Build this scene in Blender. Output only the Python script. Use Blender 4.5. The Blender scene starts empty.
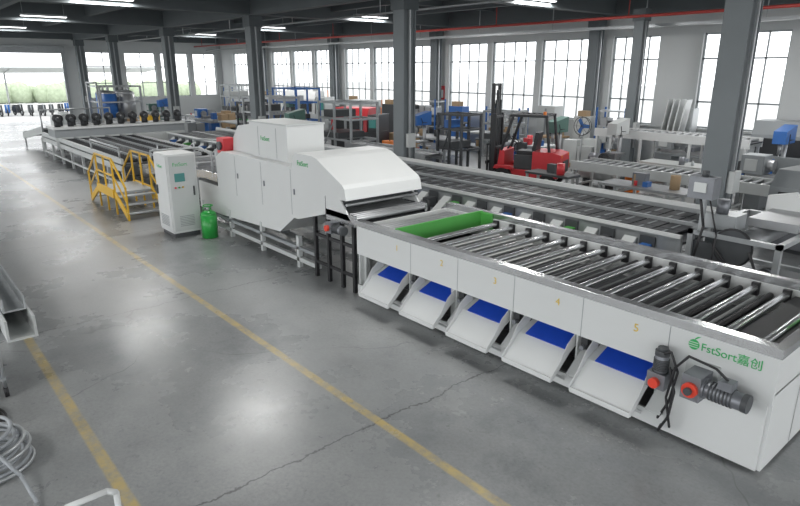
import bpy, bmesh, math, random
from mathutils import Vector, Matrix, Euler
random.seed(7)
scene=bpy.context.scene
# ---------------- camera ----------------
f=607.0; pitch=math.radians(16.8); yaw=math.radians(40.4); H=3.5
F0=Vector((-math.cos(yaw),math.sin(yaw),0)); R=Vector((math.sin(yaw),math.cos(yaw),0)); Z=Vector((0,0,1))
F=F0*math.cos(pitch)-Z*math.sin(pitch); U=F0*math.sin(pitch)+Z*math.cos(pitch)
cam=bpy.data.cameras.new("camera"); co=bpy.data.objects.new("camera",cam); bpy.context.collection.objects.link(co)
M=Matrix((R,U,-F)).transposed().to_4x4(); M.translation=Vector((0,0,H)); co.matrix_world=M
cam.sensor_width=36; cam.lens=f/800*36; cam.clip_end=500
scene.camera=co
try:
    scene.view_settings.view_transform='Standard'
except Exception: pass

# ---------------- materials ----------------
MATS={}
def mat(key,col,rough=.5,metal=0.0,var=.08,scale=6.0,emit=None,es=1.0,bump=0.0):
    m=bpy.data.materials.new(key); m.use_nodes=True; nt=m.node_tree; b=nt.nodes['Principled BSDF']
    tc=nt.nodes.new('ShaderNodeTexCoord'); n=nt.nodes.new('ShaderNodeTexNoise'); n.inputs['Scale'].default_value=scale; n.inputs['Detail'].default_value=4
    nt.links.new(tc.outputs['Object'],n.inputs['Vector'])
    mx=nt.nodes.new('ShaderNodeMix'); mx.data_type='RGBA'
    a=[max(0,c*(1-var)) for c in col]+[1]; c2=[min(1,c*(1+var)) for c in col]+[1]
    mx.inputs[6].default_value=a; mx.inputs[7].default_value=c2
    nt.links.new(n.outputs['Fac'],mx.inputs[0]); nt.links.new(mx.outputs[2],b.inputs['Base Color'])
    b.inputs['Roughness'].default_value=rough; b.inputs['Metallic'].default_value=metal
    if emit: b.inputs['Emission Color'].default_value=(*emit,1); b.inputs['Emission Strength'].default_value=es
    MATS[key]=m; return m
mat('white_paint',(.64,.655,.65),.38,0,.03,2)
mat('offwhite',(.52,.54,.535),.45,0,.05,3)
mat('grey_paint',(.28,.30,.31),.5,0,.06,3)
mat('steel',(.62,.63,.64),.25,.9,.1,8)
mat('dull_steel',(.40,.41,.42),.42,.7,.15,5)
mat('galv',(.42,.44,.45),.4,.6,.12,7)
mat('dark',(.03,.032,.035),.5,0,.2,6)
mat('black_rubber',(.018,.018,.02),.55,0,.2,9)
mat('charcoal',(.065,.07,.075),.5,.1,.15,6)
mat('tray_black',(.035,.038,.042),.5,0,.3,3)
mat('blue_mat',(.015,.075,.55),.5,0,.1,12)
mat('blue_paint',(.03,.13,.40),.4,0,.1,6)
mat('green_board',(.08,.36,.07),.45,0,.08,5)
mat('green_logo',(.04,.42,.12),.5,0,.02,5)
mat('green_tank',(.03,.33,.06),.3,0,.08,5)
mat('yellow_paint',(.68,.41,.03),.42,0,.08,5)
mat('number_yellow',(.72,.52,.10),.5,0,.02,5)
mat('red_paint',(.62,.045,.055),.35,0,.08,4)
mat('red_gear',(.72,.06,.03),.4,0,.08,6)
mat('orange',(.8,.22,.03),.5,0,.08,6)
mat('motor_grey',(.22,.23,.25),.4,.5,.1,10)
mat('column_paint',(.16,.18,.19),.6,0,.12,1.5)
mat('beam_paint',(.10,.115,.122),.7,0,.12,1.0)
mat('ceiling_paint',(.36,.38,.39),.8,0,.08,.6)
mat('wall_paint',(.58,.60,.60),.8,0,.04,.7)
mat('frame_alu',(.36,.39,.40),.5,.2,.05,3)
mat('red_pipe',(.42,.05,.04),.5,0,.08,3)
mat('wood',(.40,.27,.15),.7,0,.25,8)
mat('cardboard',(.38,.27,.16),.8,0,.1,6)
mat('lamp',(.9,.9,.9),.5,0,0,1,(1,1,1),6)
mat('hazy_leaf',(.34,.40,.28),.8,0,.4,3)  # hedge green paled, outdoor haze mixed into the base colour
mat('asphalt',(.42,.42,.41),.9,0,.08,.5)
mat('screen',(.02,.05,.06),.2,0,.1,5,(.1,.4,.35),.3)
mat('rubber_hose',(.30,.32,.34),.5,0,.1,9)
mat('sign_blue',(.05,.2,.5),.5,0,.05,5)
mat('machine_green',(.10,.20,.17),.5,0,.08,5)

def floor_mat():
    m=bpy.data.materials.new('concrete_floor'); m.use_nodes=True; nt=m.node_tree; N=nt.nodes; L=nt.links; b=N['Principled BSDF']
    g=N.new('ShaderNodeNewGeometry'); sep=N.new('ShaderNodeSeparateXYZ'); L.new(g.outputs['Position'],sep.inputs[0])
    def noise(s,d=6,r=.6,vec=None):
        n=N.new('ShaderNodeTexNoise'); n.inputs['Scale'].default_value=s; n.inputs['Detail'].default_value=d; n.inputs['Roughness'].default_value=r
        L.new(vec or g.outputs['Position'],n.inputs['Vector']); return n
    def math_(op,a,b_=None,clamp=False):
        n=N.new('ShaderNodeMath'); n.operation=op; n.use_clamp=clamp
        for i,v in enumerate((a,b_)):
            if v is None: continue
            if isinstance(v,(int,float)): n.inputs[i].default_value=v
            else: L.new(v,n.inputs[i])
        return n.outputs[0]
    def ramp(x,a,b_):
        n=N.new('ShaderNodeMapRange'); n.clamp=True; L.new(x,n.inputs[0]); n.inputs[1].default_value=a; n.inputs[2].default_value=b_; n.inputs[3].default_value=0; n.inputs[4].default_value=1; return n.outputs[0]
    def mix(fac,a,c):
        n=N.new('ShaderNodeMix'); n.data_type='RGBA'
        if isinstance(fac,(int,float)): n.inputs[0].default_value=fac
        else: L.new(fac,n.inputs[0])
        for i,v in ((6,a),(7,c)):
            if isinstance(v,tuple): n.inputs[i].default_value=(*v,1)
            else: L.new(v,n.inputs[i])
        return n.outputs[2]
    big=noise(.35,8,.65).outputs['Fac']; med=noise(1.6,8,.7).outputs['Fac']; fine=noise(28,4,.7).outputs['Fac']
    base=mix(ramp(big,.35,.68),(.21,.222,.228),(.345,.355,.355))
    base=mix(math_('MULTIPLY',ramp(med,.42,.70),.55),base,(.43,.435,.43))
    stain=noise(.8,8,.78).outputs['Fac']
    base=mix(math_('MULTIPLY',ramp(stain,.50,.66),.55),base,(.15,.158,.163))
    spots=noise(7,6,.75).outputs['Fac']
    base=mix(math_('MULTIPLY',ramp(spots,.58,.72),.4),base,(.11,.115,.12))
    base=mix(math_('MULTIPLY',ramp(fine,.4,.75),.3),base,(.12,.125,.13))
    wob=math_('MULTIPLY',math_('SUBTRACT',noise(1.3,5,.7).outputs['Fac'],.5),.35)
    xj=math_('ADD',math_('ADD',sep.outputs[0],wob),4.35+480)
    fr=math_('ABSOLUTE',math_('SUBTRACT',math_('FRACT',math_('ADD',math_('DIVIDE',xj,4.8),.5)),.5))
    j=math_('SUBTRACT',1,ramp(fr,.001,.003))
    base=mix(math_('MULTIPLY',j,.7),base,(.06,.06,.065))
    vadd=N.new('ShaderNodeVectorMath'); vadd.operation='ADD'; nn=noise(.7,3,.5); vs=N.new('ShaderNodeVectorMath'); vs.operation='SCALE'; vs.inputs[3].default_value=1.2
    L.new(nn.outputs['Color'],vs.inputs[0]); L.new(g.outputs['Position'],vadd.inputs[0]); L.new(vs.outputs[0],vadd.inputs[1])
    vo=N.new('ShaderNodeTexVoronoi'); vo.feature='DISTANCE_TO_EDGE'; vo.inputs['Scale'].default_value=.19; L.new(vadd.outputs[0],vo.inputs['Vector'])
    ck=math_('SUBTRACT',1,ramp(vo.outputs['Distance'],.0006,.0022))
    ck=math_('MULTIPLY',ck,ramp(noise(.5,2).outputs['Fac'],.45,.58))
    base=mix(math_('MULTIPLY',ck,.5),base,(.08,.08,.085))
    worn=ramp(noise(5,8,.75).outputs['Fac'],.36,.60)
    for yc,w in ((3.42,.05),(1.05,.055)):
        d=math_('ABSOLUTE',math_('SUBTRACT',sep.outputs[1],yc)); mk=math_('SUBTRACT',1,ramp(d,w-.012,w+.012))
        mk=math_('MULTIPLY',mk,math_('ADD',math_('MULTIPLY',worn,.6),.15))
        base=mix(mk,base,(.60,.45,.15))
    L.new(base,b.inputs['Base Color'])
    rr=N.new('ShaderNodeMapRange'); L.new(big,rr.inputs[0]); rr.inputs[1].default_value=.3; rr.inputs[2].default_value=.7; rr.inputs[3].default_value=.18; rr.inputs[4].default_value=.38
    L.new(rr.outputs[0],b.inputs['Roughness'])
    bp=N.new('ShaderNodeBump'); bp.inputs['Strength'].default_value=.06; L.new(fine,bp.inputs['Height']); L.new(bp.outputs[0],b.inputs['Normal'])
    MATS['floor']=m
floor_mat()

# ---------------- mesh builder ----------------
class B:
    def __init__(s,name,loc=(0,0,0),rz=0.0,bevel=0.0):
        s.name=name; s.v=[]; s.f=[]; s.fm=[]; s.sm=[]; s.slots=[]; s.loc=loc; s.rz=rz; s.bevel=bevel
    def _m(s,m):
        if m not in s.slots: s.slots.append(m)
        return s.slots.index(m)
    def add(s,vs,fs,m,smooth=None):
        o=len(s.v); s.v+= [tuple(v) for v in vs]; mi=s._m(m)
        for i,fc in enumerate(fs):
            s.f.append([o+k for k in fc]); s.fm.append(mi); s.sm.append(bool(smooth and smooth[i]))
    def box(s,x0,x1,y0,y1,z0,z1,m):
        vs=[(x,y,z) for x in (x0,x1) for y in (y0,y1) for z in (z0,z1)]
        s.add(vs,[(0,1,3,2),(4,6,7,5),(0,4,5,1),(2,3,7,6),(0,2,6,4),(1,5,7,3)],m)
    def obox(s,c,sz,m,rot=(0,0,0)):
        E=Euler(rot).to_matrix(); c=Vector(c)
        vs=[c+E@Vector((a*sz[0]/2,b*sz[1]/2,d*sz[2]/2)) for a in (-1,1) for b in (-1,1) for d in (-1,1)]
        s.add(vs,[(0,1,3,2),(4,6,7,5),(0,4,5,1),(2,3,7,6),(0,2,6,4),(1,5,7,3)],m)
    def beam(s,p0,p1,w,h,m):
        p0=Vector(p0);p1=Vector(p1); d=(p1-p0).normalized(); up=Vector((0,0,1)) if abs(d.z)<.95 else Vector((1,0,0))
        a=d.cross(up).normalized()*w/2; b=a.cross(d).normalized()*h/2
        vs=[p+sa*a+sb*b for p in (p0,p1) for sa in (-1,1) for sb in (-1,1)]
        s.add(vs,[(0,1,3,2),(4,6,7,5),(0,4,5,1),(2,3,7,6),(0,2,6,4),(1,5,7,3)],m)
    def prism(s,pts,axis,a0,a1,m):
        n=len(pts)
        def P(p,a): return {'y':(p[0],a,p[1]),'x':(a,p[0],p[1]),'z':(p[0],p[1],a)}[axis]
        vs=[P(p,a0) for p in pts]+[P(p,a1) for p in pts]
        fs=[tuple(range(n)),tuple(range(2*n-1,n-1,-1))]+[(i,(i+1)%n,n+(i+1)%n,n+i) for i in range(n)]
        s.add(vs,fs,m)
    def cyl(s,p0,p1,r,m,n=12,r2=None):
        r2=r if r2 is None else r2
        p0=Vector(p0);p1=Vector(p1); d=(p1-p0).normalized(); up=Vector((0,0,1)) if abs(d.z)<.95 else Vector((1,0,0))
        a=d.cross(up).normalized(); b=a.cross(d).normalized()
        vs=[p0+(a*math.cos(t)+b*math.sin(t))*r for t in [2*math.pi*i/n for i in range(n)]]+[p1+(a*math.cos(t)+b*math.sin(t))*r2 for t in [2*math.pi*i/n for i in range(n)]]
        fs=[tuple(range(n)),tuple(range(2*n-1,n-1,-1))]+[(i,(i+1)%n,n+(i+1)%n,n+i) for i in range(n)]
        s.add(vs,fs,m,[False,False]+[True]*n)
    def tube(s,pts,r,m,n=8):
        for a,b in zip(pts,pts[1:]): s.cyl(a,b,r,m,n)
        for p in pts[1:-1]: s.sphere(p,r,m,6,4)
    def sphere(s,c,r,m,n=12,k=8,sc=(1,1,1)):
        c=Vector(c); vs=[];fs=[]
        for j in range(k+1):
            ph=math.pi*j/k
            for i in range(n):
                t=2*math.pi*i/n; vs.append(c+Vector((math.sin(ph)*math.cos(t)*sc[0],math.sin(ph)*math.sin(t)*sc[1],math.cos(ph)*sc[2]))*r)
        for j in range(k):
            for i in range(n): fs.append((j*n+i,j*n+(i+1)%n,(j+1)*n+(i+1)%n,(j+1)*n+i))
        s.add(vs,fs,m,[True]*len(fs))
    def torus(s,c,nrm,Rr,r,m,n=24,k=6,a0=0,a1=2*math.pi):
        c=Vector(c);d=Vector(nrm).normalized(); up=Vector((0,0,1)) if abs(d.z)<.95 else Vector((1,0,0)); a=d.cross(up).normalized(); b=a.cross(d).normalized()
        full=abs(a1-a0-2*math.pi)<1e-4; cnt=n if full else n+1
        vs=[];fs=[]
        for i in range(cnt):
            t=a0+(a1-a0)*i/n; rad=a*math.cos(t)+b*math.sin(t)
            for j in range(k):
                q=2*math.pi*j/k; vs.append(c+rad*(Rr+r*math.cos(q))+d*r*math.sin(q))
        for i in range(n):
            i2=(i+1)%cnt
            for j in range(k): fs.append((i*k+j,i*k+(j+1)%k,i2*k+(j+1)%k,i2*k+j))
        s.add(vs,fs,m,[True]*len(fs))
    def done(s,parent=None):
        me=bpy.data.meshes.new(s.name); me.from_pydata(s.v,[],s.f); 
        for k in s.slots: me.materials.append(MATS[k])
        me.polygons.foreach_set('material_index',s.fm); me.polygons.foreach_set('use_smooth',s.sm)
        bm=bmesh.new(); bm.from_mesh(me); bmesh.ops.recalc_face_normals(bm,faces=bm.faces); bm.to_mesh(me); bm.free(); me.update()
        o=bpy.data.objects.new(s.name,me); bpy.context.collection.objects.link(o); o.location=s.loc; o.rotation_euler=(0,0,s.rz)
        if s.bevel:
            md=o.modifiers.new('bevel','BEVEL'); md.width=s.bevel; md.segments=2; md.limit_method='ANGLE'; md.angle_limit=math.radians(50)
        if parent: o.parent=parent
        return o
def text(body,size,loc,rot,m,parent,name,ext=.002):
    t=bpy.data.curves.new(name,'FONT'); t.body=body; t.size=size; t.extrude=ext; t.align_x='LEFT'
    t.materials.append(MATS[m]); o=bpy.data.objects.new(name,t); bpy.context.collection.objects.link(o)
    o.location=loc; o.rotation_euler=rot; o.parent=parent; return o
FY=(math.pi/2,0,0); FX=(math.pi/2,0,math.pi/2)

# ---------------- room ----------------
XE=-50.0; YW=23.0; CH=6.3
b=B('floor'); b.box(XE,14,-10,YW,-.2,0,'floor'); b.done()
b=B('ground_outside'); b.box(-160,120,-120,140,-.5,-.21,'asphalt'); b.done()
b=B('ceiling'); b.box(XE-.3,14,-10,YW+.3,CH,CH+.25,'ceiling_paint')
cx=[-4.8-9.1*i for i in range(-1,5)]+[XE+.3]
b.done()
b=B('ceiling_beams')
for x in cx: b.box(x-.2,x+.2,-10,YW,5.55,CH,'beam_paint')
for y in (12,1,YW-.25,-9.8): b.box(XE,14,y-.18,y+.18,5.5,CH,'beam_paint')
for y in (-6.3,-2.6,4.7,8.4,15.7,19.4): b.box(XE,14,y-.12,y+.12,5.85,CH,'beam_paint')
for x in cx[:-1]:
    for d in (3.03,6.06): b.box(x-d-.08,x-d+.08,-10,YW,6.05,CH,'beam_paint')
b.done()
def column(x,y,w=.46):
    b=B('steel_column'); h=w/2; t=.05
    b.box(x-h,x+h,y-h,y-h+t,0,5.5,'column_paint'); b.box(x-h,x+h,y+h-t,y+h,0,5.5,'column_paint'); b.box(x-h+.04,x+h-.04,y-h+t,y+h-t,0,5.5,'column_paint')
    b.box(x-h-.08,x+h+.08,y-h-.08,y+h+.08,0,.04,'column_paint'); b.box(x-h-.05,x+h+.05,y-h-.05,y+h+.05,5.1,5.5,'beam_paint')
    b.box(x+h,x+h+.05,y-.05,y,.8,5.1,'galv'); b.box(x+h,x+h+.12,y-.14,y+.14,1.3,1.7,'offwhite')
    b.done()
for i in range(0,5): column(-4.8-9.1*i,12)
column(-48.9,12)
for i in range(-1,5): column(-5.2-9.2*i,22.5,.42)
column(-11.6,20.8,.34)

wins=[]
for bay in range(-1,5):
    x1=-5.2-9.2*bay-.45; x0=x1-8.3
    if bay==0: wins+=[(-10.4,-7.6),(-13.95,-12.0)]
    else:
        w=2.55; g=(8.3-3*w)/2
        for k in range(3): wins.append((x0+k*(w+g),x0+k*(w+g)+w))
wins=[w for w in wins if w[1]<13.5 and w[0]>XE+.5]; wins.sort()
b=B('wall_back'); y0,y1=YW,YW+.3
b.box(XE-.3,14,y0,y1,0,1.45,'wall_paint'); b.box(XE-.3,14,y0,y1,4.75,CH,'wall_paint')
xs=XE-.3
for w in wins: b.box(xs,w[0],y0,y1,1.45,4.75,'wall_paint'); xs=w[1]
b.box(xs,14,y0,y1,1.45,4.75,'wall_paint'); b.done()
b=B('trim_1'); b.box(XE,14,YW-.06,YW,1.38,1.45,'offwhite'); b.done()
for i,(a,c) in enumerate(wins):
    b=B('window_%d'%(i+1)); yy=YW+.12
    for x in (a,c-.06): b.box(x,x+.06,yy,yy+.06,1.45,4.75,'frame_alu')
    for z in (1.45,4.69,2.35,3.85): b.box(a,c,yy,yy+.06,z,z+.06,'frame_alu')
    n=4
    for k in range(1,n):
        x=a+(c-a)*k/n; b.box(x-.025,x+.025,yy,yy+.06,1.45,4.75,'frame_alu')
    b.done()
b=B('wall_left'); x0,x1=XE-.3,XE
b.box(x0,x1,-10,0,0,CH,'wall_paint'); b.box(x0,x1,0,11.2,4.9,CH,'wall_paint')
ew=[(12.6,14.9),(15.3,17.6),(18.0,20.2),(20.6,22.5)]
b.box(x0,x1,11.2,YW,0,1.45,'wall_paint'); b.box(x0,x1,11.2,YW,4.75,CH,'wall_paint'); ys=11.2
for a,c in ew: b.box(x0,x1,ys,a,1.45,4.75,'wall_paint'); ys=c
b.box(x0,x1,ys,YW,1.45,4.75,'wall_paint'); b.done()
for i,(a,c) in enumerate(ew):
    b=B('window_%d'%(i+len(wins)+1))
    for y in (a,c-.06,(a+c)/2): b.box(x0+.1,x0+.16,y,y+.06,1.45,4.75,'frame_alu')
    for z in (1.45,4.69,2.5,3.7): b.box(x0+.1,x0+.16,a,c,z,z+.06,'frame_alu')
    b.done()
b=B('door_1')
b.box(XE+.01,XE+.12,0,.2,0,4.9,'galv'); b.box(XE+.01,XE+.12,11.0,11.2,0,4.9,'galv'); b.box(XE+.01,XE+.35,0,11.2,4.6,5.1,'galv')
b.done()
b=B('sprinkler_pipe')
b.cyl((XE+.5,20.6,5.25),(13,20.6,5.25),.05,'red_pipe'); b.cyl((XE+.5,14.4,5.4),(13,14.4,5.4),.035,'galv')
for x in range(-48,12,6): b.cyl((x,20.6,5.25),(x,20.6,6.29),.02,'red_pipe',6); b.cyl((x,14.4,5.4),(x,14.4,6.29),.02,'galv',6)
b.done()
b=B('cable_tray'); b.box(XE+.4,13,21.6,21.9,4.95,5.05,'galv')
for x in range(-48,12,4): b.box(x,x+.03,21.74,21.76,5.05,6.29,'galv')
b.done()
for x in (-6,-13.5,-22.5,-31.5,-40.5,4):
    for y in (-4.5,6.5,17.5):
        b=B('ceiling_lamp'); b.box(x-.1,x+.1,y-.9,y+.9,5.72,5.80,'galv'); b.cyl((x,y-.8,5.80),(x,y-.8,6.3),.01,'galv',6); b.cyl((x,y+.8,5.8),(x,y+.8,6.3),.01,'galv',6)
        b.box(x-.08,x+.08,y-.88,y+.88,5.70,5.72,'lamp'); o=b.done()
        l=bpy.data.lights.new('lamp_light','AREA'); l.shape='RECTANGLE'; l.size=.5; l.size_y=1.9; l.energy=190; l.color=(1,.99,.97)
        lo=bpy.data.objects.new('lamp_light',l); bpy.context.collection.objects.link(lo); lo.location=(x,y,5.66); lo.parent=o

# ---------------- foreground sorter ----------------
x0,x1,y0,y1=-7.45,-1.45,5.45,7.5
b=B('fruit_sorting_machine',bevel=.004)
W='white_paint'; PB=.71
b.box(x0,x1,y0,y0+.03,PB,1.17,W)
b.box(x0-.02,x1+.02,y0-.03,y0+.09,1.17,1.26,'steel')
b.box(x0-.02,x1+.02,y1-.09,y1+.02,1.17,1.26,'steel')
b.box(x1-.03,x1,y0+.03,y1,0.04,1.17,W); b.box(x0,x0+.03,y0+.03,y1,.04,1.17,W)
b.box(x1-.07,x1+.02,y0+.09,y1-.09,1.17,1.25,'steel')
b.box(x0,x1,y1-.03,y1,.3,1.17,W)
b.box(-2.36,x1-.03,y0,y0+.03,.04,PB,W)
b.box(x0,-2.36,y0,y0+.03,.04,.20,W)
b.box(x0,x1,y0+.72,y0+.74,.04,.8,'charcoal')
b.box(x0,x1,y0+.03,y1-.03,.8,.82,'dark')
for x in (x0+.02,x0+2,x0+4,x1-.1):
    for y in (y0+.1,y1-.15): b.box(x,x+.08,y,y+.08,0,.8,'offwhite')
cent=[-6.62,-5.68,-4.75,-3.81,-2.88]
for c in cent:
    h=.345
    # thin folded sheet: pad shelf + lower sloping tray
    b.prism([(5.95,.73),(5.95,.715),(5.42,.49),(5.13,.235),(5.12,.25),(5.41,.505)],'x',c-h,c+h,W)
    b.prism([(5.92,.745),(5.92,.722),(5.41,.507),(5.39,.525)],'x',c-h+.10,c+h-.01,'blue_mat')
    for sx in (c-h-.008,c+h):
        b.prism([(5.11,.235),(5.11,.29),(5.24,.41),(5.37,.60),(5.5,.69),(5.6,.73),(5.6,.58),(5.42,.48),(5.13,.225)],'x',sx,sx+.008,W)
    b.box(c-h,c+h,5.105,5.12,.22,.275,W)
    b.beam((c-h+.06,5.2,.29),(c-h+.06,5.46,.12),.025,.025,'offwhite'); b.beam((c+h-.06,5.2,.29),(c+h-.06,5.46,.12),.025,.025,'offwhite')
    # narrow reject tray between pad chutes
    b.box(c+h+.04,c+h+.06,5.48,5.55,.20,.71,'offwhite')
    b.prism([(5.7,.62),(5.7,.605),(5.30,.27),(5.29,.285)],'x',c+h+.06,c+h+.21,'offwhite')
    b.box(c+h+.09,c+h+.17,5.5,5.58,.55,.71,'dark'); b.cyl((c+h+.13,5.5,.58),(c+h+.13,5.44,.58),.03,'motor_grey')
for x in (-6.17,-5.24,-4.3,-3.36,-2.40): b.box(x-.004,x+.004,y0-.003,y0,PB,1.17,'grey_paint')
b.box(x0+.03,x1-.03,y0+.03,y0+.10,.82,1.17,W); b.box(x0+.03,x1-.03,y1-.1,y1-.03,.82,1.17,W)
b.prism([(y0+.1,1.16),(y0+.1,1.13),(y0+.26,1.0),(y0+.26,1.02)],'x',-6.55,x1-.1,'offwhite')
n=15
for i in range(n):
    x=-6.25+.325*i
    b.cyl((x,y0+.12,1.11),(x,y1-.12,1.11),.04,'steel',12)
    b.cyl((x+.16,y0+.12,1.05),(x+.16,y1-.12,1.05),.036,'black_rubber',10)
    b.obox((x+.08,(y0+y1)/2,.98),(.15,1.7,.01),'offwhite',(0,.5,0))
    for yy in (y0+.11,y1-.17): b.box(x-.04,x+.04,yy,yy+.06,1.02,1.17,'black_rubber')
    b.cyl((x+.08,y0+.35,1.07),(x+.08,y0+.43,1.07),.05,'charcoal',10)
b.box(-6.62,-6.59,y0+.09,y1-.09,1.0,1.27,'green_board'); b.box(-6.6,-6.35,y1-.13,y1-.10,1.0,1.25,'green_board')
b.box(x0+.03,-6.62,y0+.09,y1-.09,1.0,1.02,'charcoal')
for i in range(8): b.cyl((x0+.1+.1*i,y0+.1,1.10),(x0+.1+.1*i,y1-.1,1.10),.03,'dull_steel',10)
b.box(-1.6,-1.50,y1-.9,y1-.4,1.1,1.3,'green_board')
b.box(-1.95,-1.5,y0+.12,y1-.12,1.08,1.11,'black_rubber')
for k in range(3): b.torus((-2.0+.14*k,y0+.35,1.06),(1,0,0),.06,.012,'black_rubber',14,5)
def gearmotor(b,c,axis,L,r):
    c=Vector(c); a=Vector(axis)
    b.cyl(c,c+a*L,r,'motor_grey',18); 
    for k in range(7):
        p=c+a*(L*(.12+.1*k)); b.cyl(p,p+a*.012,r*1.12,'charcoal',18)
    b.cyl(c+a*L,c+a*(L+.05),r*1.05,'charcoal',18); b.cyl(c-a*.03,c,r*1.2,'motor_grey',18)
gearmotor(b,(-1.93,5.28,.74),(1,0,0),.31,.08)
b.box(-2.12,-1.95,5.18,5.45,.62,.86,'motor_grey'); b.cyl((-2.03,5.14,.73),(-2.03,5.18,.73),.07,'red_gear',18); b.cyl((-2.03,5.10,.73),(-2.03,5.14,.73),.035,'charcoal')
b.box(-1.82,-1.70,5.20,5.32,.82,.90,'motor_grey'); b.box(-2.2,-1.9,5.42,5.45,.56,.91,'offwhite')
b.box(-2.48,-2.30,5.25,5.45,.56,.72,'motor_grey'); gearmotor(b,(-2.39,5.33,.72),(0,0,1),.17,.065); b.cyl((-2.39,5.33,.94),(-2.39,5.33,.97),.05,'charcoal')
b.cyl((-2.39,5.2,.63),(-2.39,5.25,.63),.05,'red_gear',16)
b.tube([(-2.3,5.32,.80),(-2.2,5.25,.6),(-2.24,5.28,.3),(-2.32,5.3,.12),(-2.36,5.44,.1)],.014,'black_rubber')
b.tube([(-1.76,5.26,.9),(-1.85,5.2,1.0),(-2.1,5.22,1.02),(-2.22,5.25,.85),(-2.28,5.28,.5),(-2.22,5.3,.2),(-2.28,5.44,.12)],.012,'black_rubber')
b.tube([(-2.39,5.3,.9),(-2.28,5.26,.98),(-2.2,5.27,.8),(-2.26,5.3,.45),(-2.36,5.34,.22),(-2.38,5.44,.3)],.012,'black_rubber')
sorter=b.done()
for i,x in enumerate((-6.47,-5.54,-4.6,-3.68,-2.74)): text(str(i+1),.12,(x-.03,y0-.005,.98),FY,'number_yellow',sorter,'number_%d'%(i+1))
text('FstSort嘉创',.108,(-2.10,y0-.005,1.01),FY,'green_logo',sorter,'logo_text')
lg=B('logo_mark'); lg.cyl((-2.165,y0-.006,1.045),(-2.165,y0,1.045),.05,'green_logo',24); lg.prism([(-2.165,1.09),(-2.13,1.12),(-2.11,1.135),(-2.14,1.13),(-2.16,1.11)],'y',y0-.006,y0,'green_logo')
for k in range(3): lg.box(-2.215,-2.125,y0-.008,y0-.006,1.02+.022*k,1.026+.022*k,W)
lg.done(sorter)

# ---------------- grading machine with hood ----------------
b=B('fruit_grading_machine',bevel=.012)
Y0,Y1=5.45,7.0
b.prism([(-12.5,.95),(-12.5,1.72),(-12.2,1.86),(-8.3,1.86),(-8.3,1.2),(-9.2,.95)],'y',Y0,Y1,W)
b.prism([(-13.7,.42),(-13.7,1.05),(-12.5,1.05),(-12.5,.95),(-9.4,.95),(-10.0,.55),(-12.6,.42)],'y',Y0+.06,Y1-.06,W)
prof=[(-9.3,1.86),(-9.25,2.06),(-9.15,2.13),(-8.65,2.13),(-8.5,2.10),(-7.78,1.76),(-7.72,1.70),(-7.68,1.52),(-8.3,1.52)]
b.prism(prof,'y',Y0-.03,Y1+.03,W)
b.prism([(-8.3,1.2),(-8.3,1.52),(-7.9,1.52),(-7.6,1.2)],'y',Y0,Y0+.03,W); b.prism([(-8.3,1.2),(-8.3,1.52),(-7.9,1.52),(-7.6,1.2)],'y',Y1-.03,Y1,W)
b.box(-8.32,-8.3,Y0,Y1,1.2,1.52,'dark')
b.box(-7.86,-7.85,Y0+.04,Y1-.04,1.38,1.52,'charcoal'); b.cyl((-7.74,Y0+.02,1.44),(-7.74,Y1-.02,1.44),.025,'dull_steel')
b.box(-8.3,-7.5,Y0+.0,Y0+.05,1.12,1.30,'steel'); b.box(-8.3,-7.5,Y1-.05,Y1,1.12,1.30,'steel')
for i in range(9): b.cyl((-8.25+.09*i,Y0+.05,1.27-.004*i),(-8.25+.09*i,Y1-.05,1.27-.004*i),.035,'dull_steel',10)
b.box(-8.3,-7.5,Y0+.05,Y1-.05,1.14,1.16,'dark')
b.prism([(-11.25,1.86),(-11.25,2.52),(-9.8,2.52),(-9.8,1.86)],'y',5.65,6.45,W)
b.prism([(-12.15,1.86),(-12.1,2.15),(-11.85,2.40),(-11.25,2.48),(-11.25,1.86)],'y',5.7,6.4,W)
b.box(-11.27,-9.78,5.63,6.47,2.52,2.55,'offwhite')
b.box(-12.5,-12.18,5.5,5.78,1.80,2.12,'red_paint'); b.cyl((-12.34,5.45,1.96),(-12.34,5.5,1.96),.09,'charcoal',16)
for x in (-11.6,-10.5,-9.4): b.box(x-.005,x+.005,Y0-.004,Y0,1.0,1.82,'grey_paint')
for x in (-11.5,-10.4,-9.3): b.box(x,x+.025,Y0-.02,Y0,1.38,1.48,'motor_grey')
for x in (-10.9,-10.2): b.box(x-.005,x+.005,5.646,5.65,1.9,2.46,'grey_paint')
for x in (-13.6,-12.2,-10.8,-9.4):
    for y in (Y0+.05,Y1-.13): b.box(x,x+.08,y,y+.08,0,.6,'offwhite')
b.box(-13.6,-8.7,Y0+.05,Y0+.13,.12,.2,'offwhite'); b.box(-13.6,-8.7,Y1-.13,Y1-.05,.12,.2,'offwhite'); b.box(-13.6,-8.7,Y0+.05,Y0+.13,.34,.40,'grey_paint')
for x in (-8.75,-8.35,-7.95,-7.62):
    for y in (Y0+.02,Y1-.08): b.box(x,x+.06,y,y+.06,0,1.2,'black_rubber')
for z in (.25,.75): b.box(-8.75,-7.56,Y0+.03,Y0+.07,z,z+.05,'black_rubber')
b.box(-8.75,-7.56,Y0+.02,Y1-.02,1.14,1.2,'black_rubber')
gearmotor(b,(-7.95,5.35,1.05),(1,0,0),.26,.07); b.box(-8.08,-7.93,5.28,5.45,.96,1.14,'motor_grey'); b.cyl((-8.0,5.23,1.05),(-8.0,5.28,1.05),.05,'red_gear',14)
b.prism([(-17.5,.72),(-17.5,.86),(-13.5,1.3),(-12.4,1.3),(-12.4,1.12),(-13.5,1.12)],'y',Y0+.1,Y0+.16,'steel')
b.prism([(-17.5,.72),(-17.5,.86),(-13.5,1.3),(-12.4,1.3),(-12.4,1.12),(-13.5,1.12)],'y',Y1-.16,Y1-.1,'steel')
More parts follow.
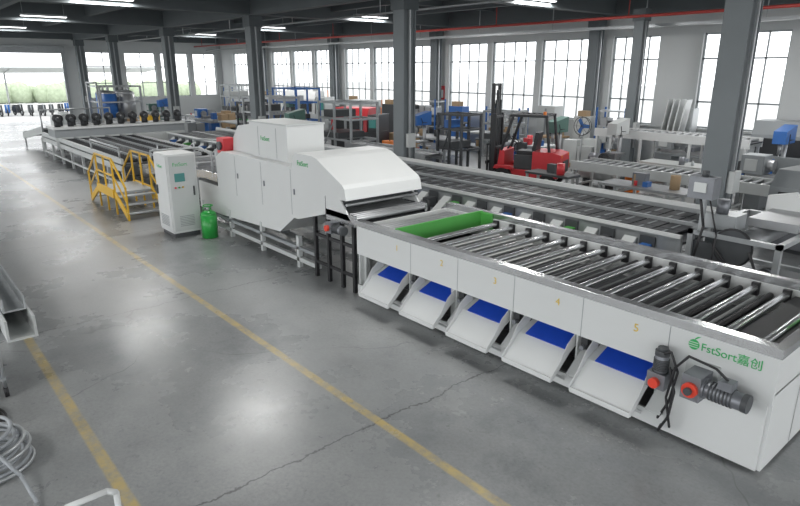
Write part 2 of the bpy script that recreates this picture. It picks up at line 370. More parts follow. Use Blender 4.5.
b.prism([(-17.5,.74),(-17.5,.78),(-13.5,1.22),(-12.4,1.22),(-12.4,1.18),(-13.5,1.18)],'y',Y0+.16,Y1-.16,'charcoal')
for x in (-17.2,-15.4): 
    for y in (Y0+.1,Y1-.16): b.box(x,x+.06,y,y+.06,0,.8,'galv')
b.tube([(-17,Y0+.12,.8),(-17,Y0+.12,1.4),(-13.6,Y0+.12,1.8),(-13.0,Y0+.12,1.7),(-13.0,Y0+.12,1.2)],.025,'galv')
b.tube([(-17.2,Y1-.12,.8),(-17.2,Y1-.12,1.6),(-13.0,Y1-.12,1.9),(-13.0,Y1-.12,1.2)],.025,'galv')
for x in (-16.4,-15.4,-14.4): b.cyl((x,Y0+.12,1.05),(x,Y0+.12,1.6),.018,'galv',6); b.box(x-.12,x+.12,Y0+.3,Y1-.3,1.25,1.34,'dull_steel')
b.cyl((-13.4,Y0+.5,1.2),(-13.4,Y0+.5,1.75),.12,'dull_steel'); b.cyl((-13.0,Y1-.4,1.2),(-13.0,Y1-.4,1.8),.1,'white_paint')
grader=b.done()
text('FstSort',.12,(-9.1,Y0-.035,1.93),FY,'green_logo',grader,'logo_text'); text('FstSort',.12,(-10.8,5.645,2.2),FY,'green_logo',grader,'logo_text_upper')

# ---------------- control cabinet ----------------
b=B('control_cabinet',bevel=.01)
cx0,cx1,cy0,cy1=-13.55,-12.8,4.5,5.12
b.box(cx0+.03,cx1-.03,cy0+.03,cy1-.03,0,.1,'charcoal'); b.box(cx0,cx1,cy0,cy1,.1,1.80,W)
b.box(cx1,cx1+.02,cy0+.03,cy1-.03,.15,1.76,'offwhite'); b.box(cx0+.03,cx1-.03,cy0-.02,cy0,.15,1.76,W)
b.box(cx1+.02,cx1+.035,cy0+.12,cy0+.34,1.22,1.40,'screen'); b.box(cx1+.02,cx1+.05,cy1-.12,cy1-.09,.9,1.1,'charcoal')
for k in range(7): b.box(cx0+.15,cx1-.15,cy0-.03,cy0-.02,.25+.035*k,.265+.035*k,'grey_paint'); b.box(cx1+.02,cx1+.03,cy0+.15,cy1-.15,.25+.035*k,.265+.035*k,'grey_paint')
for k,mm in enumerate(('red_paint','green_tank','yellow_paint')): b.cyl((cx1+.02,cy0+.12+.08*k,1.1),(cx1+.05,cy0+.12+.08*k,1.1),.02,mm)
b.box(cx0+.1,cx0+.13,cy0-.05,cy0-.02,.9,1.1,'charcoal')
cab=b.done(); text('FstSort',.11,(cx1+.022,cy0+.1,1.55),FX,'green_logo',cab,'logo_text'); text('FstSort',.10,(cx0+.2,cy0-.022,1.5),FY,'green_logo',cab,'logo_text_side')
b=B('gas_cylinder'); cxx,cyy=-12.45,5.15
b.cyl((cxx,cyy,0),(cxx,cyy,.5),.17,'green_tank',20); b.sphere((cxx,cyy,.5),.17,'green_tank',20,10,(1,1,.6)); b.cyl((cxx,cyy,.58),(cxx,cyy,.68),.04,'dull_steel')
b.torus((cxx,cyy,.7),(0,0,1),.1,.012,'green_tank'); 
for k in range(3): b.cyl((cxx+.1*math.cos(k*2.1),cyy+.1*math.sin(k*2.1),.56),(cxx+.1*math.cos(k*2.1),cyy+.1*math.sin(k*2.1),.7),.01,'green_tank',6)
b.done()

# ---------------- yellow access platform ----------------
b=B('access_platform'); Yp='yellow_paint'
px0,px1,py0,py1,dz=-18.3,-15.1,4.25,5.2,.56
b.box(px0+.9,px1-.9,py0,py1,dz-.06,dz,'galv'); b.box(px0+.9,px1-.9,py0-.03,py0,dz-.14,dz+.08,Yp); b.box(px0+.9,px1-.9,py1,py1+.03,dz-.14,dz+.04,Yp)
for sgn,xa,xb in ((1,px0,px0+.9),(-1,px1,px1-.9)):
    for y in (py0,py1-.04):
        b.beam((xa,y+.02,.06),(xb,y+.02,dz-.04),.04,.14,Yp)
        b.beam((xa,y+.02,.80),(xb,y+.02,dz+.84),.04,.04,Yp); b.beam((xa,y+.02,.42),(xb,y+.02,dz+.42),.03,.03,Yp)
        b.box(xa-.02,xa+.02,y,y+.04,0,.81,Yp)
    for k in range(3):
        xx=xa+(xb-xa)*(k+.5)/3; b.box(xx-.13,xx+.13,py0+.04,py1-.04,.14+.16*k,.17+.16*k,'galv')
for x in (px0+.9,px0+1.6,px1-.9):
    b.box(x-.02,x+.02,py0,py0+.04,0,dz+.86,Yp); b.box(x-.02,x+.02,py1-.04,py1,0,dz+.86,Yp)
for z in (.84,.42): b.box(px0+.9,px1-.9,py0,py0+.04,dz+z-.02,dz+z+.02,Yp)
b.box(px0+.9,px1-.9,py1-.04,py1,dz+.82,dz+.86,Yp)
b.done()

# ---------------- tray conveyor ----------------
b=B('tray_conveyor'); tx0,tx1,ty0,ty1=-25.8,-4.1,9.3,11.35
b.box(tx0,tx1,ty0-.06,ty0,.74,1.02,'galv'); b.box(tx0,tx1,ty1,ty1+.06,.74,1.02,'galv'); b.box(tx0,tx1,(ty0+ty1)/2-.04,(ty0+ty1)/2+.04,.9,1.0,'galv')
b.box(tx0,tx1,ty0,ty1,.86,.90,'dark')
b.box(tx0,tx1,ty0-.10,ty0-.06,.98,1.04,'white_paint'); b.box(tx0,tx1,ty1+.02,ty1+.07,1.02,1.10,'white_paint')
x=tx0+.05
while x<tx1-.4:
    for ya in (ty0+.05,(ty0+ty1)/2+.06):
        for yk in (0,.46): b.box(x,x+.385,ya+yk,ya+yk+.44,.90,.955,'tray_black'); b.box(x+.17,x+.21,ya+yk+.06,ya+yk+.36,.955,.963,'grey_paint')
    x+=.42
x=tx0+.3
while x<tx1:
    for y in (ty0-.04,ty1-.04): b.box(x,x+.08,y,y+.08,0,.75,'offwhite')
    b.box(x,x+.06,ty0,ty1,.3,.36,'offwhite')
    x+=1.6
x=tx0+.6; k=0
while x<tx1-.4:
    b.prism([(ty0-.07,.86),(ty0-.5,.55),(ty0-.5,.50),(ty0-.07,.78)],'x',x,x+.22,'offwhite')
    b.box(x+.34,x+.50,ty0-.35,ty0-.1,.60,.80,('blue_paint','charcoal','green_board','charcoal')[k%4]); b.cyl((x+.42,ty0-.5,.68),(x+.42,ty0-.35,.68),.06,'motor_grey',10)
    b.box(x+.28,x+.54,ty0-.1,ty0-.07,.55,.92,'charcoal'); b.cyl((x+.6,ty0-.4,.5),(x+.6,ty0-.4,.78),.03,'dark',8)
    x+=.72; k+=1
b.box(tx0,tx1,ty0-.55,ty0-.5,.46,.54,'galv'); b.box(tx0,tx1,ty0-.5,ty0-.1,.40,.46,'charcoal')
b.done()
b=B('conveyor_drive_station'); dx0,dx1=-4.0,-2.7
for x in (dx0,dx1-.08):
    for y in (9.2,11.3): b.box(x,x+.08,y,y+.08,0,1.15,'galv')
for z in (.25,1.1): 
    for y in (9.2,11.3): b.box(dx0,dx1,y,y+.08,z,z+.07,'galv')
    for x in (dx0,dx1-.08): b.box(x,x+.08,9.2,11.38,z,z+.07,'galv')
b.cyl((-3.35,9.3,1.0),(-3.35,11.3,1.0),.16,'dull_steel',20); b.cyl((-3.35,9.22,1.0),(-3.35,9.27,1.0),.26,'charcoal',24); b.cyl((-3.0,9.22,.55),(-3.0,9.27,.55),.13,'charcoal',20)
b.torus((-3.35,9.25,1.0),(0,1,0),.27,.02,'black_rubber'); b.cyl((-3.6,9.2,.98),(-3.15,9.2,.5),.02,'black_rubber'); b.cyl((-3.1,9.2,1.0),(-2.9,9.2,.55),.02,'black_rubber')
gearmotor(b,(-3.0,9.35,.55),(0,1,0),.4,.11); b.box(-3.2,-2.75,9.3,9.8,.3,.44,'galv')
b.box(-3.86,-3.8,9.2,9.26,1.15,1.75,'galv'); b.box(-4.02,-3.66,9.05,9.3,1.68,2.0,'motor_grey'); b.box(-3.93,-3.75,9.03,9.05,1.78,1.92,'offwhite'); b.cyl((-3.84,9.17,2.0),(-3.84,9.17,2.08),.05,'charcoal')
b.box(-3.9,-3.45,9.5,9.9,1.17,1.4,'galv'); b.box(-3.5,-2.8,10.1,11.2,1.17,1.3,'dull_steel'); b.prism([(-3.6,1.17),(-3.6,1.5),(-3.2,1.6),(-2.8,1.17)],'y',11.1,11.2,'white_paint')
b.box(-4.0,-3.5,9.25,9.3,.3,1.0,'charcoal'); b.cyl((-3.7,9.6,1.4),(-3.7,9.6,1.62),.09,'motor_grey')
b.tube([(-3.84,9.1,1.7),(-3.7,9.0,1.3),(-3.8,9.0,.7),(-3.6,9.15,.3)],.02,'black_rubber'); b.tube([(-3.7,9.1,1.68),(-3.5,9.0,1.2),(-3.55,9.05,.5)],.012,'black_rubber')
b.done()

# ---------------- far feeding line with pods ----------------
b=B('fruit_feeding_line')
fx0,fx1,fy0,fy1=-29.5,-18.8,5.3,8.1
b.box(fx0,fx1,fy0,fy0+.07,.62,1.0,'offwhite'); b.box(fx0,fx1,fy1-.07,fy1,.62,1.0,'offwhite'); b.box(fx0,fx1,fy0,fy1,.8,.84,'charcoal')
for k in range(1,5): y=fy0+(fy1-fy0)*k/5; b.box(fx0,fx1,y-.03,y+.03,.84,1.0,'galv')
x=fx0+.2
while x<fx1: b.cyl((x,fy0+.07,.9),(x,fy1-.07,.9),.05,'dark',8); x+=.25
x=fx0+.1
while x<fx1:
    for y in (fy0,fy1-.08): b.box(x,x+.08,y,y+.08,0,.65,'offwhite')
    x+=1.5
b.box(fx0,fx1,fy0,fy0+.06,.2,.27,'offwhite')
b.box(-27.6,-26.4,fy0-.1,10.2,1.0,1.30,'grey_paint'); b.box(-27.65,-26.35,fy0-.15,10.25,1.30,1.38,'white_paint'); b.box(-26.4,-26.36,fy0-.1,10.2,.55,1.0,'offwhite')
for k in range(11):
    y=fy0+.1+k*.47
    b.cyl((-26.8,y,1.38),(-26.8,y,1.64),.11,'dark',12); b.sphere((-26.8,y,1.70),.16,'dark',12,8); b.cyl((-26.65,y,1.69),(-26.48,y,1.64),.07,'charcoal',10)
    b.cyl((-27.3,y+.2,1.38),(-27.3,y+.2,1.6),.10,'dark',12); b.sphere((-27.3,y+.2,1.66),.15,'dark',12,8)
b.tube([(-29.3,5.33,.95),(-29.3,5.33,1.9),(-29.3,8.06,1.9),(-29.3,8.06,.95)],.03,'galv')
b.tube([(-22,5.33,.95),(-22,5.33,1.3),(-19,5.33,1.3),(-19,5.33,.95)],.03,'galv')
for y in (9.0,10.0): b.box(-27.5,-27.4,y,y+.1,0,1.05,'offwhite'); b.box(-26.6,-26.5,y,y+.1,0,1.05,'offwhite')
b.done()
b=B('infeed_elevator'); 
for y in (5.4,7.0): b.prism([(-34.5,.3),(-34.5,.6),(-29.8,1.2),(-29.8,.9)],'y',y,y+.06,'offwhite')
b.prism([(-34.5,.40),(-34.5,.45),(-29.8,1.05),(-29.8,1.0)],'y',5.46,7.0,'charcoal')
for i in range(14): xx=-34.4+i*.33; b.box(xx,xx+.05,5.5,6.96,.43+.6*i/14,.55+.6*i/14,'galv')
for x in (-34.2,-30.3):
    for y in (5.4,7.0): b.box(x,x+.07,y,y+.06,0,.7,'offwhite')
b.done()

# ---------------- forklift ----------------
b=B('forklift',loc=(-12.0,15.4,0),rz=math.atan2(-.36,-.93),bevel=.015)
Rd='red_paint'
b.prism([(-1.15,.35),(-1.25,.6),(-1.22,1.05),(-.95,1.12),(-.35,1.12),(-.35,.3),(-.9,.3)],'y',-.52,.52,Rd)
b.box(-1.27,-1.20,-.3,.3,.5,.85,'charcoal')
b.box(-.4,.55,-.5,.5,.25,.55,Rd); b.box(-.35,.25,-.42,.42,.55,.98,'charcoal')
b.prism([(.55,.5),(.55,1.1),(.70,1.15),(.78,.5)],'y',-.48,.48,Rd)
b.box(-.3,.22,-.27,.27,.98,1.1,'dark'); b.obox((-.35,0,1.38),(.12,.5,.58),'dark',(0,-.15,0))
b.cyl((.62,0,1.1),(.4,0,1.38),.03,'charcoal'); b.torus((.39,0,1.4),(-.6,0,.8),.17,.018,'dark',20,6)
for y in (-.46,.46):
    b.tube([(-.85,y,1.1),(-.7,y,2.16)],.045,'dark'); b.tube([(.66,y,1.1),(.32,y,2.16)],.045,'dark'); b.beam((-.75,y,2.17),(.4,y,2.17),.08,.08,'dark')
for k in range(7): xx=-.72+.17*k; b.box(xx,xx+.05,-.46,.46,2.15,2.20,'dark')
b.box(.34,.42,-.46,.46,2.13,2.21,'dark')
for y in (-.52,.52):
    b.cyl((.55,y-.1,.3),(.55,y+.1,.3),.3,'black_rubber',22); b.cyl((.55,y-.11,.3),(.55,y+.11,.3),.15,'offwhite',16)
    b.cyl((-.85,y-.09,.24),(-.85,y+.09,.24),.24,'black_rubber',20); b.cyl((-.85,y-.1,.24),(-.85,y+.1,.24),.11,'offwhite',16)
    b.prism([(.2,.55),(.3,.66),(.8,.66),(.85,.55)],'y',y-.1,y+.1,Rd)
for y in (-.33,.33):
    b.box(.90,1.04,y-.05,y+.05,.12,2.2,'dark'); b.box(1.0,1.1,y*.82-.045,y*.82+.045,.5,3.1,'dark')
    b.cyl((.97,y*.6,.3),(.97,y*.6,2.6),.035,'charcoal',10)
b.cyl((1.0,0,.4),(1.0,0,2.9),.05,'charcoal',10)
for z in (.3,1.1,2.05): b.box(.9,1.0,-.36,.36,z,z+.08,'charcoal')
for z in (1.6,2.4,3.02): b.box(1.02,1.1,-.3,.3,z,z+.08,'charcoal')
b.box(1.1,1.16,-.5,.5,.25,.35,'dark'); b.box(1.1,1.16,-.5,.5,.65,.75,'dark')
for y in (-.45,-.2,.2,.45): b.box(1.1,1.14,y-.02,y+.02,.3,1.25,'dark')
b.box(1.1,1.14,-.5,.5,1.22,1.28,'dark')
for y in (-.25,.25): b.box(1.16,1.2,y-.06,y+.06,.06,.75,'dark'); b.prism([(1.16,.05),(1.16,.1),(2.1,.07),(2.2,.05)],'y',y-.06,y+.06,'dark')
for y in (-.4,.4): b.cyl((.5,y,2.0),(.58,y,2.0),.06,'offwhite',12); b.cyl((-1.2,y,1.0),(-1.24,y,1.0),.05,'orange',10)
b.cyl((-.6,.3,2.18),(-.6,.3,2.30),.05,'orange',10)
b.done()

# ---------------- background equipment ----------------
def bench(name,x,y,w,d,h,top='offwhite',leg='galv',rz=0,shelf=True,items=True):
    b=B(name,loc=(x,y,0),rz=rz)
    b.box(-w/2,w/2,-d/2,d/2,h-.06,h,top)
    for sx in (-1,1):
        for sy in (-1,1): b.box(sx*(w/2-.05)-.03,sx*(w/2-.05)+.03,sy*(d/2-.05)-.03,sy*(d/2-.05)+.03,0,h-.06,leg)
    if shelf: b.box(-w/2+.05,w/2-.05,-d/2+.05,d/2-.05,.25,.28,leg)
    if items:
        for k in range(int(w*3.2)):
            ix=random.uniform(-w/2+.2,w/2-.2); iy=random.uniform(-d/2+.15,d/2-.15); sz=random.uniform(.08,.34)
            m=random.choice(['charcoal','galv','offwhite','motor_grey','dull_steel','blue_paint','cardboard','red_paint','dark'])
            base=h if random.random()<.6 or not shelf else .28
            if random.random()<.5: b.box(ix-sz/2,ix+sz/2,iy-.1,iy+.1,base,base+sz*.9,m)
            else: b.cyl((ix,iy,base),(ix,iy,base+sz),sz*.35,m,12)
    return b.done()
def conveyor(name,x,y,L,d,h,rz=0,mm='offwhite',bed='charcoal'):
    b=B(name,loc=(x,y,0),rz=rz)
    for sy in (-1,1): b.box(-L/2,L/2,sy*d/2-.03,sy*d/2+.03,h-.22,h+.04,mm)
    b.box(-L/2,L/2,-d/2,d/2,h-.1,h-.06,bed)
    n=int(L/.25)
    for i in range(n): b.cyl((-L/2+.12+i*L/n,-d/2,h-.02),(-L/2+.12+i*L/n,d/2,h-.02),.04,'dull_steel',8)
    m=max(2,int(L/1.5)+1)
    for i in range(m):
        xx=-L/2+.1+i*(L-.2)/(m-1)
        for sy in (-1,1): b.box(xx-.035,xx+.035,sy*d/2-.035,sy*d/2+.035,0,h-.2,mm)
        b.box(xx-.03,xx+.03,-d/2,d/2,.2,.25,mm)
    b.box(-L/2,L/2,-d/2-.03,-d/2+.03,.2,.25,mm)
    return b.done()
def rack(x,y,w,d,h,rz=0,lv=4):
    b=B('storage_rack',loc=(x,y,0),rz=rz)
    for sx in (-1,1):
        for sy in (-1,1): b.box(sx*w/2-.03,sx*w/2+.03,sy*d/2-.03,sy*d/2+.03,0,h,'blue_paint')
    for k in range(lv):
        z=.15+k*(h-.3)/(lv-1); b.box(-w/2,w/2,-d/2,d/2,z,z+.05,'galv')
        if k<lv-1:
            xx=-w/2+.1
            while xx<w/2-.3:
                s=random.uniform(.18,.4); b.box(xx,xx+s,-d/2+.08,d/2-.08,z+.05,z+.05+random.uniform(.15,.4),random.choice(['cardboard','offwhite','charcoal','grey_paint','blue_paint','dull_steel'])); xx+=s+.06
    return b.done()
def machine(name,x,y,w,d,h,m1,m2,rz=0):
    b=B(name,loc=(x,y,0),rz=rz,bevel=.02)
    b.box(-w/2,w/2,-d/2,d/2,.1,h*.45,m2); b.box(-w/2+.1,w/2-.1,-d/2+.1,d/2-.1,0,.1,'charcoal')
    b.prism([(-d/2,h*.45),(-d/2+.05,h*.8),(-d/2+.3,h),(d/2,h),(d/2,h*.45)],'x',-w/2,w/2*.55,m1)
    b.box(-w/2+.2,w/2*.4,-d/2-.02,-d/2+.04,h*.5,h*.75,'dark'); b.box(w/2*.6,w/2,-d/2,d/2,h*.45,h*.85,m2)
    b.box(w/2*.66,w/2*.95,-d/2-.03,-d/2,h*.55,h*.78,'screen'); b.cyl((w/2-.1,0,h*.85),(w/2-.1,0,h*1.02),.03,'orange',8)
    return b.done()
def gantry(name,x,y,w,d,h,mm='galv',rz=0):
    b=B(name,loc=(x,y,0),rz=rz)
    for sx in (-1,0,1):
        for sy in (-1,1): b.box(sx*w/2-.04,sx*w/2+.04,sy*d/2-.04,sy*d/2+.04,0,h,mm)
    for z in (h*.35,h*.7,h-.08):
        for sy in (-1,1): b.box(-w/2,w/2,sy*d/2-.03,sy*d/2+.03,z,z+.07,mm)
        for sx in (-1,0,1): b.box(sx*w/2-.03,sx*w/2+.03,-d/2,d/2,z,z+.07,mm)
    b.box(-w/2,w/2*.2,-d/2,d/2,h*.35+.07,h*.35+.3,'charcoal'); b.box(-w/2+.2,-.2,-d/2+.1,d/2-.1,h*.7+.07,h*.7+.35,random.choice(['offwhite','charcoal','blue_paint']))
    b.beam((-w/2,-d/2,.1),(0,-d/2,h*.7),.04,.04,mm)
    return b.done()
def lathe(x,y,mm='machine_green',rz=0):
    b=B('metal_lathe',loc=(x,y,0),rz=rz,bevel=.01)
    b.box(-1.1,-.5,-.3,.3,0,.75,mm); b.box(.6,1.0,-.25,.25,0,.75,mm); b.box(-1.1,1.1,-.3,.3,.72,.8,'grey_paint'); b.box(-1.0,1.05,-.15,.15,.8,.92,'dull_steel')
    b.box(-1.1,-.55,-.28,.28,.92,1.4,mm); b.cyl((-.55,0,1.15),(-.38,0,1.15),.15,'dull_steel',16); b.box(.7,1.0,-.12,.12,.92,1.25,mm); b.cyl((.55,0,1.15),(.7,0,1.15),.04,'dull_steel')
    b.box(-.1,.2,-.3,.2,.92,1.05,'motor_grey'); b.torus((.05,-.34,.98),(0,1,0),.09,.012,'charcoal',16,5); b.box(-1.0,-.7,-.3,-.28,1.0,1.3,'offwhite')
    b.box(-.5,.6,.26,.28,.8,1.35,'grey_paint'); b.done()
def drill(x,y,mm='machine_green'):
    b=B('drill_press',loc=(x,y,0)); b.box(-.25,.25,-.35,.35,0,.12,'charcoal'); b.cyl((0,.15,.12),(0,.15,1.9),.07,'dull_steel'); b.box(-.22,.22,-.28,.15,.85,.92,'dull_steel')
    b.prism([(-.4,1.5),(-.4,1.85),(.35,2.0),(.35,1.5)],'x',-.17,.17,mm); b.cyl((0,-.25,1.2),(0,-.25,1.5),.05,'dull_steel'); b.cyl((0,-.25,1.1),(0,-.25,1.2),.015,'steel'); b.cyl((0,.35,1.6),(0,.35,1.95),.12,'motor_grey')
    for k in range(3): b.cyl((.17,-.1,1.6),(.2,-.1+.2*math.cos(k*2.1),1.6+.2*math.sin(k*2.1)),.012,'dark',6)
    b.done()
def compressor(x,y,mm='blue_paint',rz=0):
    b=B('air_compressor',loc=(x,y,0),rz=rz); b.cyl((-.55,0,.45),(.55,0,.45),.25,mm,20); b.sphere((-.55,0,.45),.25,mm,16,8,(.5,1,1)); b.sphere((.55,0,.45),.25,mm,16,8,(.5,1,1))
    for s in (-.4,.4): b.box(s-.04,s+.04,-.2,.2,0,.24,'charcoal')
    b.box(-.5,.5,-.15,.15,.68,.73,mm); b.cyl((-.35,0,.88),(.0,0,.88),.15,'motor_grey',16); b.box(.1,.4,-.13,.13,.73,1.05,'charcoal'); b.cyl((.25,-.06,1.05),(.25,-.06,1.2),.05,'dull_steel'); b.torus((.25,-.2,.88),(0,1,0),.2,.02,'charcoal'); b.done()
def cabinet(x,y,mm,w=.9,h=1.8,rz=0):
    b=B('tool_cabinet',loc=(x,y,0),rz=rz,bevel=.008); b.box(-w/2,w/2,-.25,.25,.05,h,mm); b.box(-w/2+.03,w/2-.03,-.22,.22,0,.05,'charcoal'); b.box(-.006,.006,-.256,-.25,.1,h-.05,'charcoal')
    for s in (-.08,.06): b.box(s,s+.02,-.28,-.25,h*.5,h*.5+.15,'charcoal')
    b.box(-w/2+.1,w/2-.3,-.15,.15,h,h+.22,'cardboard'); b.done()
machine('laser_cutting_machine',-22.8,17.0,2.3,1.4,1.85,'red_paint','charcoal',.5)
machine('milling_machine',-32,20,2.8,1.6,2.3,'white_paint','offwhite',.6)
machine('milling_machine',-27.5,21,2.2,1.2,1.9,'offwhite','grey_paint',.3)
machine('press_brake',-6.2,21.2,2.6,1.1,2.0,'grey_paint','blue_paint',0)
machine('sheet_rolling_machine',-3.2,13.9,2.2,1.3,1.6,'grey_paint','motor_grey',-.1)
conveyor('roller_conveyor',-7.4,16.0,6.0,1.0,.9)
conveyor('roller_conveyor',-9.3,19.3,5.0,.9,1.55,0,'white_paint')
conveyor('roller_conveyor',-16.7,13.8,4.4,.8,.85,0,'galv')
bench('workbench',-8.4,17.9,1.9,.9,.85); bench('workbench',-14.5,18.6,2.2,1,.85); bench('workbench',-18.2,17.3,2.4,1.1,.9,'dull_steel')
bench('workbench',-15.2,21.2,1.0,.9,.9,'wood'); bench('workbench',-4.4,18.5,1.8,1,.9,'galv'); bench('workbench',-19,20.4,2.6,1,.9,'offwhite')
bench('workbench',-30,14.5,2.6,1,.9,'dull_steel'); bench('workbench',-36,15,2.6,1,.9); bench('workbench',-7.2,14.0,2.2,.8,.8,'dull_steel'); bench('workbench',-9.9,13.9,1.4,.6,.8,'charcoal')
rack(-23.5,21.6,2.4,.7,2.1); rack(-18.2,21.8,1.9,.6,1.9); rack(-12.9,21.9,1.2,.6,2.1); rack(-37.5,21.5,3,.7,2.2); rack(-44,21.3,3,.7,2.2)
gantry('equipment_frame',-20.4,14.6,2.2,1.3,2.3); gantry('equipment_frame',-24.5,13.4,2.4,1.4,2.4); gantry('equipment_frame',-29,17.4,2.4,1.4,2.6,'blue_paint'); gantry('equipment_frame',-15.8,16.3,1.2,1.0,2.0,'charcoal')
gantry('equipment_frame',-37.5,18.4,2.6,1.5,2.6); gantry('equipment_frame',-16.6,19.8,1.5,.9,1.9,'grey_paint'); gantry('equipment_frame',-27.6,14.2,1.6,1.0,2.0,'charcoal')
lathe(-9.2,20.55,'grey_paint'); lathe(-33.2,14.2,'blue_paint'); lathe(-26.3,18.8,'grey_paint',.2); lathe(-40.5,14.0); lathe(-5.2,17.3,'grey_paint')
drill(-12.3,17.4); drill(-17.3,15.8,'blue_paint'); drill(-21.6,12.9); drill(-35.6,12.8,'blue_paint'); drill(-6.2,19.6,'blue_paint'); drill(-30.6,18.2)
drill(-10.6,18.3,'offwhite'); drill(-3.4,16.6,'grey_paint')
compressor(-10.3,16.9,'offwhite'); compressor(-13.9,17.2,'blue_paint',.3); compressor(-22.4,19.3,'red_paint'); compressor(-33.8,16.6,'green_tank'); compressor(-6.9,18.3,'blue_paint')
cabinet(-24.9,20.6,'charcoal'); cabinet(-21.3,21.9,'blue_paint'); cabinet(-29.9,21.9,'grey_paint'); cabinet(-14.2,21.95,'offwhite',.8,1.7); cabinet(-34.8,21.9,'machine_green'); cabinet(-41,21.9,'charcoal'); cabinet(-3.6,21.9,'offwhite')
b=B('sheet_metal_rack',loc=(-10.6,21.95,0),rz=.2)
for k in range(4): b.obox((-.3+.2*k,0,1.3),(.03,.8,2.4),'white_paint',(0,.12,0))
b.box(-.6,.7,-.4,.4,.0,.12,'galv'); b.box(.65,.72,-.4,.4,.1,2.2,'galv'); b.done()
def drum(x,y,m,h=.88,r=.29):
    b=B('steel_drum'); b.cyl((x,y,0),(x,y,h),r,m,20)
    for z in (.02,h*.35,h*.65,h-.02): b.torus((x,y,z),(0,0,1),r,.015,m,20,5)
    b.cyl((x+.12,y,h),(x+.12,y,h+.03),.03,'dark',8); b.done()
drum(-33.6,11.2,'yellow_paint',1.2,.5); drum(-9.2,16.95,'orange',.7,.22); drum(-24.8,17.6,'blue_paint'); drum(-20.3,16.6,'orange',.6,.25); drum(-7.1,17.3,'orange',.5,.2)
b=B('washing_tank_tower',loc=(-38.5,11.0,0))
for sx in (-1.1,1.1):
    for sy in (-1.1,1.1): b.box(sx-.05,sx+.05,sy-.05,sy+.05,0,2.6,'galv')
for z in (.8,1.7,2.55): 
    for s in (-1.1,1.1): b.box(-1.1,1.1,s-.04,s+.04,z,z+.08,'galv'); b.box(s-.04,s+.04,-1.1,1.1,z,z+.08,'galv')
b.box(-1.1,1.1,-1.1,1.1,.80,.86,'galv')
for k,(tx,ty) in enumerate(((-.5,-.5),(.5,.5),(.5,-.5),(-.5,.5))): b.cyl((tx,ty,.86),(tx,ty,2.2),.42,'dull_steel' if k%2 else 'blue_paint',18); b.sphere((tx,ty,2.2),.42,'dull_steel',18,8,(1,1,.4)); b.cyl((tx,ty,2.3),(tx,ty,2.6),.06,'dull_steel',8)
b.tube([(-1,-1.2,.0),(-1,-1.2,2.8),(1,-1.2,2.8),(1,-1.2,.0)],.05,'galv'); b.done()
def pallet(x,y,m,h,rz=0):
    b=B('loaded_pallet',loc=(x,y,0),rz=rz)
    for k in range(3): b.box(-.6,.6,-.5+.45*k,-.4+.45*k,0,.1,'wood')
    for k in range(7): b.box(-.6+.18*k,-.48+.18*k,-.5,.5,.1,.13,'wood')
    for i in range(2):
        for j in range(2): b.box(-.56+.57*i,-.02+.57*i,-.46+.47*j,-.02+.47*j,.13,.13+h*random.uniform(.7,1),m)
    b.done()
pallet(-21.3,18.4,'cardboard',.8); pallet(-13.2,20.3,'offwhite',.9,.2); pallet(-36.2,16.6,'cardboard',1.0)
pallet(-31.5,12.6,'grey_paint',.9); pallet(-45,13.5,'cardboard',1.2); pallet(-42.5,8.8,'offwhite',.9); pallet(-25.8,15.6,'offwhite',.9,.3); pallet(-12.3,13.0,'charcoal',.3)
b=B('electrical_cabinet',bevel=.01); b.box(-16.9,-16.0,22.3,22.95,0,2.0,'offwhite'); b.box(-16.5,-16.4,22.28,22.3,.1,1.9,'grey_paint'); b.done()
b=B('pedestal_fan',loc=(-12.4,19.0,0)); b.cyl((0,0,0),(0,0,.04),.28,'charcoal',20); b.cyl((0,0,.04),(0,0,1.4),.025,'galv'); b.torus((0,-.05,1.6),(0,1,0),.32,.015,'charcoal'); b.torus((0,.08,1.6),(0,1,0),.3,.012,'charcoal'); b.cyl((0,0,1.6),(0,.15,1.6),.08,'charcoal')
for k in range(3): b.obox((.14*math.cos(k*2.1),0,1.6+.14*math.sin(k*2.1)),(.26,.02,.12),'blue_paint',(0,-k*2.1,0))
for k in range(8): b.cyl((0,-.06,1.6),(.32*math.cos(k*.785),-.06,1.6+.32*math.sin(k*.785)),.006,'charcoal',4)
b.done()
b=B('safety_sign'); 
for k,xx in enumerate((-6.4,-23.9,-33.5)): b.box(xx,xx+.5,22.94,22.97,2.0,2.7,('sign_blue','red_paint','sign_blue')[k]); b.box(xx+.06,xx+.44,22.93,22.94,2.1,2.5,'white_paint')
b.done()

# ---------------- left foreground ----------------
b=B('steel_channel_stack')
b.prism([(.82,0),(.82,.30),(.85,.30),(.85,.03),(1.15,.03),(1.15,.30),(1.18,.30),(1.18,0)],'x',-16,-9.05,'offwhite')
b.prism([(.5,0),(.5,.22),(.53,.22),(.53,.03),(.75,.03),(.75,.22),(.78,.22),(.78,0)],'x',-16.5,-9.6,'galv')
b.prism([(.86,.30),(.86,.50),(.88,.50),(.88,.32),(1.12,.32),(1.12,.50),(1.14,.50),(1.14,.30)],'x',-15.6,-9.4,'galv')
b.done()
b=B('tool_trolley',loc=(-7.95,.27,0)); 
for sx in (-.5,.5):
    for sy in (-.3,.3): b.cyl((sx,sy,.1),(sx,sy,1.0),.02,'galv',8); b.cyl((sx,sy-.02,.06),(sx,sy+.02,.06),.06,'black_rubber',12)
for z in (.2,.6,.95): b.box(-.52,.52,-.32,.32,z,z+.03,'galv')
b.tube([(.5,-.3,1.0),(.62,-.3,1.1),(.62,.3,1.1),(.5,.3,1.0)],.018,'galv')
b.box(-.4,.0,-.2,.2,.23,.5,'charcoal'); b.box(-.4,.3,-.2,.2,.63,.85,'grey_paint'); b.cyl((.2,0,.23),(.2,0,.5),.12,'blue_paint'); b.done()
b=B('hose_coil'); 
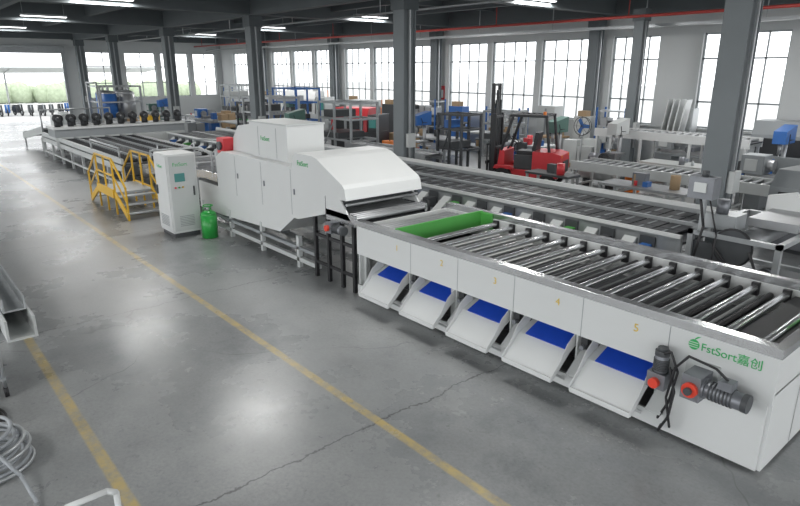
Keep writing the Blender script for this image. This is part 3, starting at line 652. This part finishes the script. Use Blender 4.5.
for k in range(9):
    b.torus((-6.15+random.uniform(-.05,.05),.18+random.uniform(-.04,.04),.03+.035*k),(random.uniform(-.05,.05),random.uniform(-.05,.05),1),.40-.015*(k%3)-.01*k,.018,'rubber_hose' if k%3 else 'galv',36,6)
b.tube([(-5.8,.26,.3),(-5.5,.40,.15),(-5.2,.45,.03),(-4.9,.3,.02)],.018,'rubber_hose')
for k in range(4): b.torus((-7.0+random.uniform(-.1,.1),.15,.04+.04*k),(0,.05,1),.33-.03*k,.02,'black_rubber',30,6)
b.done()
b=B('hand_cart',loc=(-3.75,.66,0),rz=.0)
b.box(-.45,.45,-.3,.3,.14,.18,'offwhite'); 
for sx in (-.35,.35):
    for sy in (-.24,.24): b.cyl((sx,sy-.02,.07),(sx,sy+.02,.07),.07,'black_rubber',14); b.box(sx-.02,sx+.02,sy-.02,sy+.02,.08,.14,'galv')
b.tube([(-.42,-.2,.18),(-.42,-.2,.56),(-.42,-.14,.60),(-.42,.12,.60),(-.42,.18,.56),(-.42,.18,.18)],.022,'white_paint',10); b.done()

# ---------------- outside ----------------
b=B('hedge'); 
for i in range(46):
    b.sphere((-84+random.uniform(-1,1),-20+i*1.2,random.uniform(.5,.9)),random.uniform(1.1,1.5),'hazy_leaf',8,6,(1,1,1.1))
b.done()
b=B('parking_shed'); 
for y in range(-10,22,5): b.cyl((-68,y,-.2),(-68,y,3.2),.08,'offwhite'); b.beam((-68,y,3.2),(-64,y,3.6),.1,.1,'offwhite')
b.prism([(-69,3.2),(-69,3.3),(-63.5,3.75),(-63.5,3.65)],'y',-11,23,'offwhite'); b.done()
def scooter(x,y,m):
    b=B('scooter',loc=(x,y,-.2),rz=random.uniform(-.3,.3))
    for s in (-.6,.6): b.torus((s,0,.25),(0,1,0),.2,.06,'black_rubber',16,6); b.cyl((s,-.05,.25),(s,.05,.25),.1,'galv',10)
    b.prism([(-.8,.4),(-.75,.75),(-.1,.8),(.0,.4),(.3,.3),(.3,.22),(-.5,.25)],'y',-.14,.14,m); b.box(-.75,-.1,-.13,.13,.78,.86,'dark')
    b.prism([(.3,.25),(.38,.9),(.48,.92),(.5,.3)],'y',-.18,.18,m); b.cyl((.6,0,.25),(.42,0,1.05),.03,'galv',8); b.cyl((.42,-.32,1.05),(.42,.32,1.05),.02,'dark',8)
    b.done()
for i in range(22): scooter(-60+random.uniform(-1,1),-1+i*.75,random.choice(['charcoal','grey_paint','blue_paint','charcoal','dark']))

# ---------------- world ----------------
w=bpy.data.worlds.new('world'); scene.world=w; w.use_nodes=True; nt=w.node_tree; bg=nt.nodes['Background']
bg.inputs[0].default_value=(.96,.98,1.0,1); bg.inputs[1].default_value=3.1
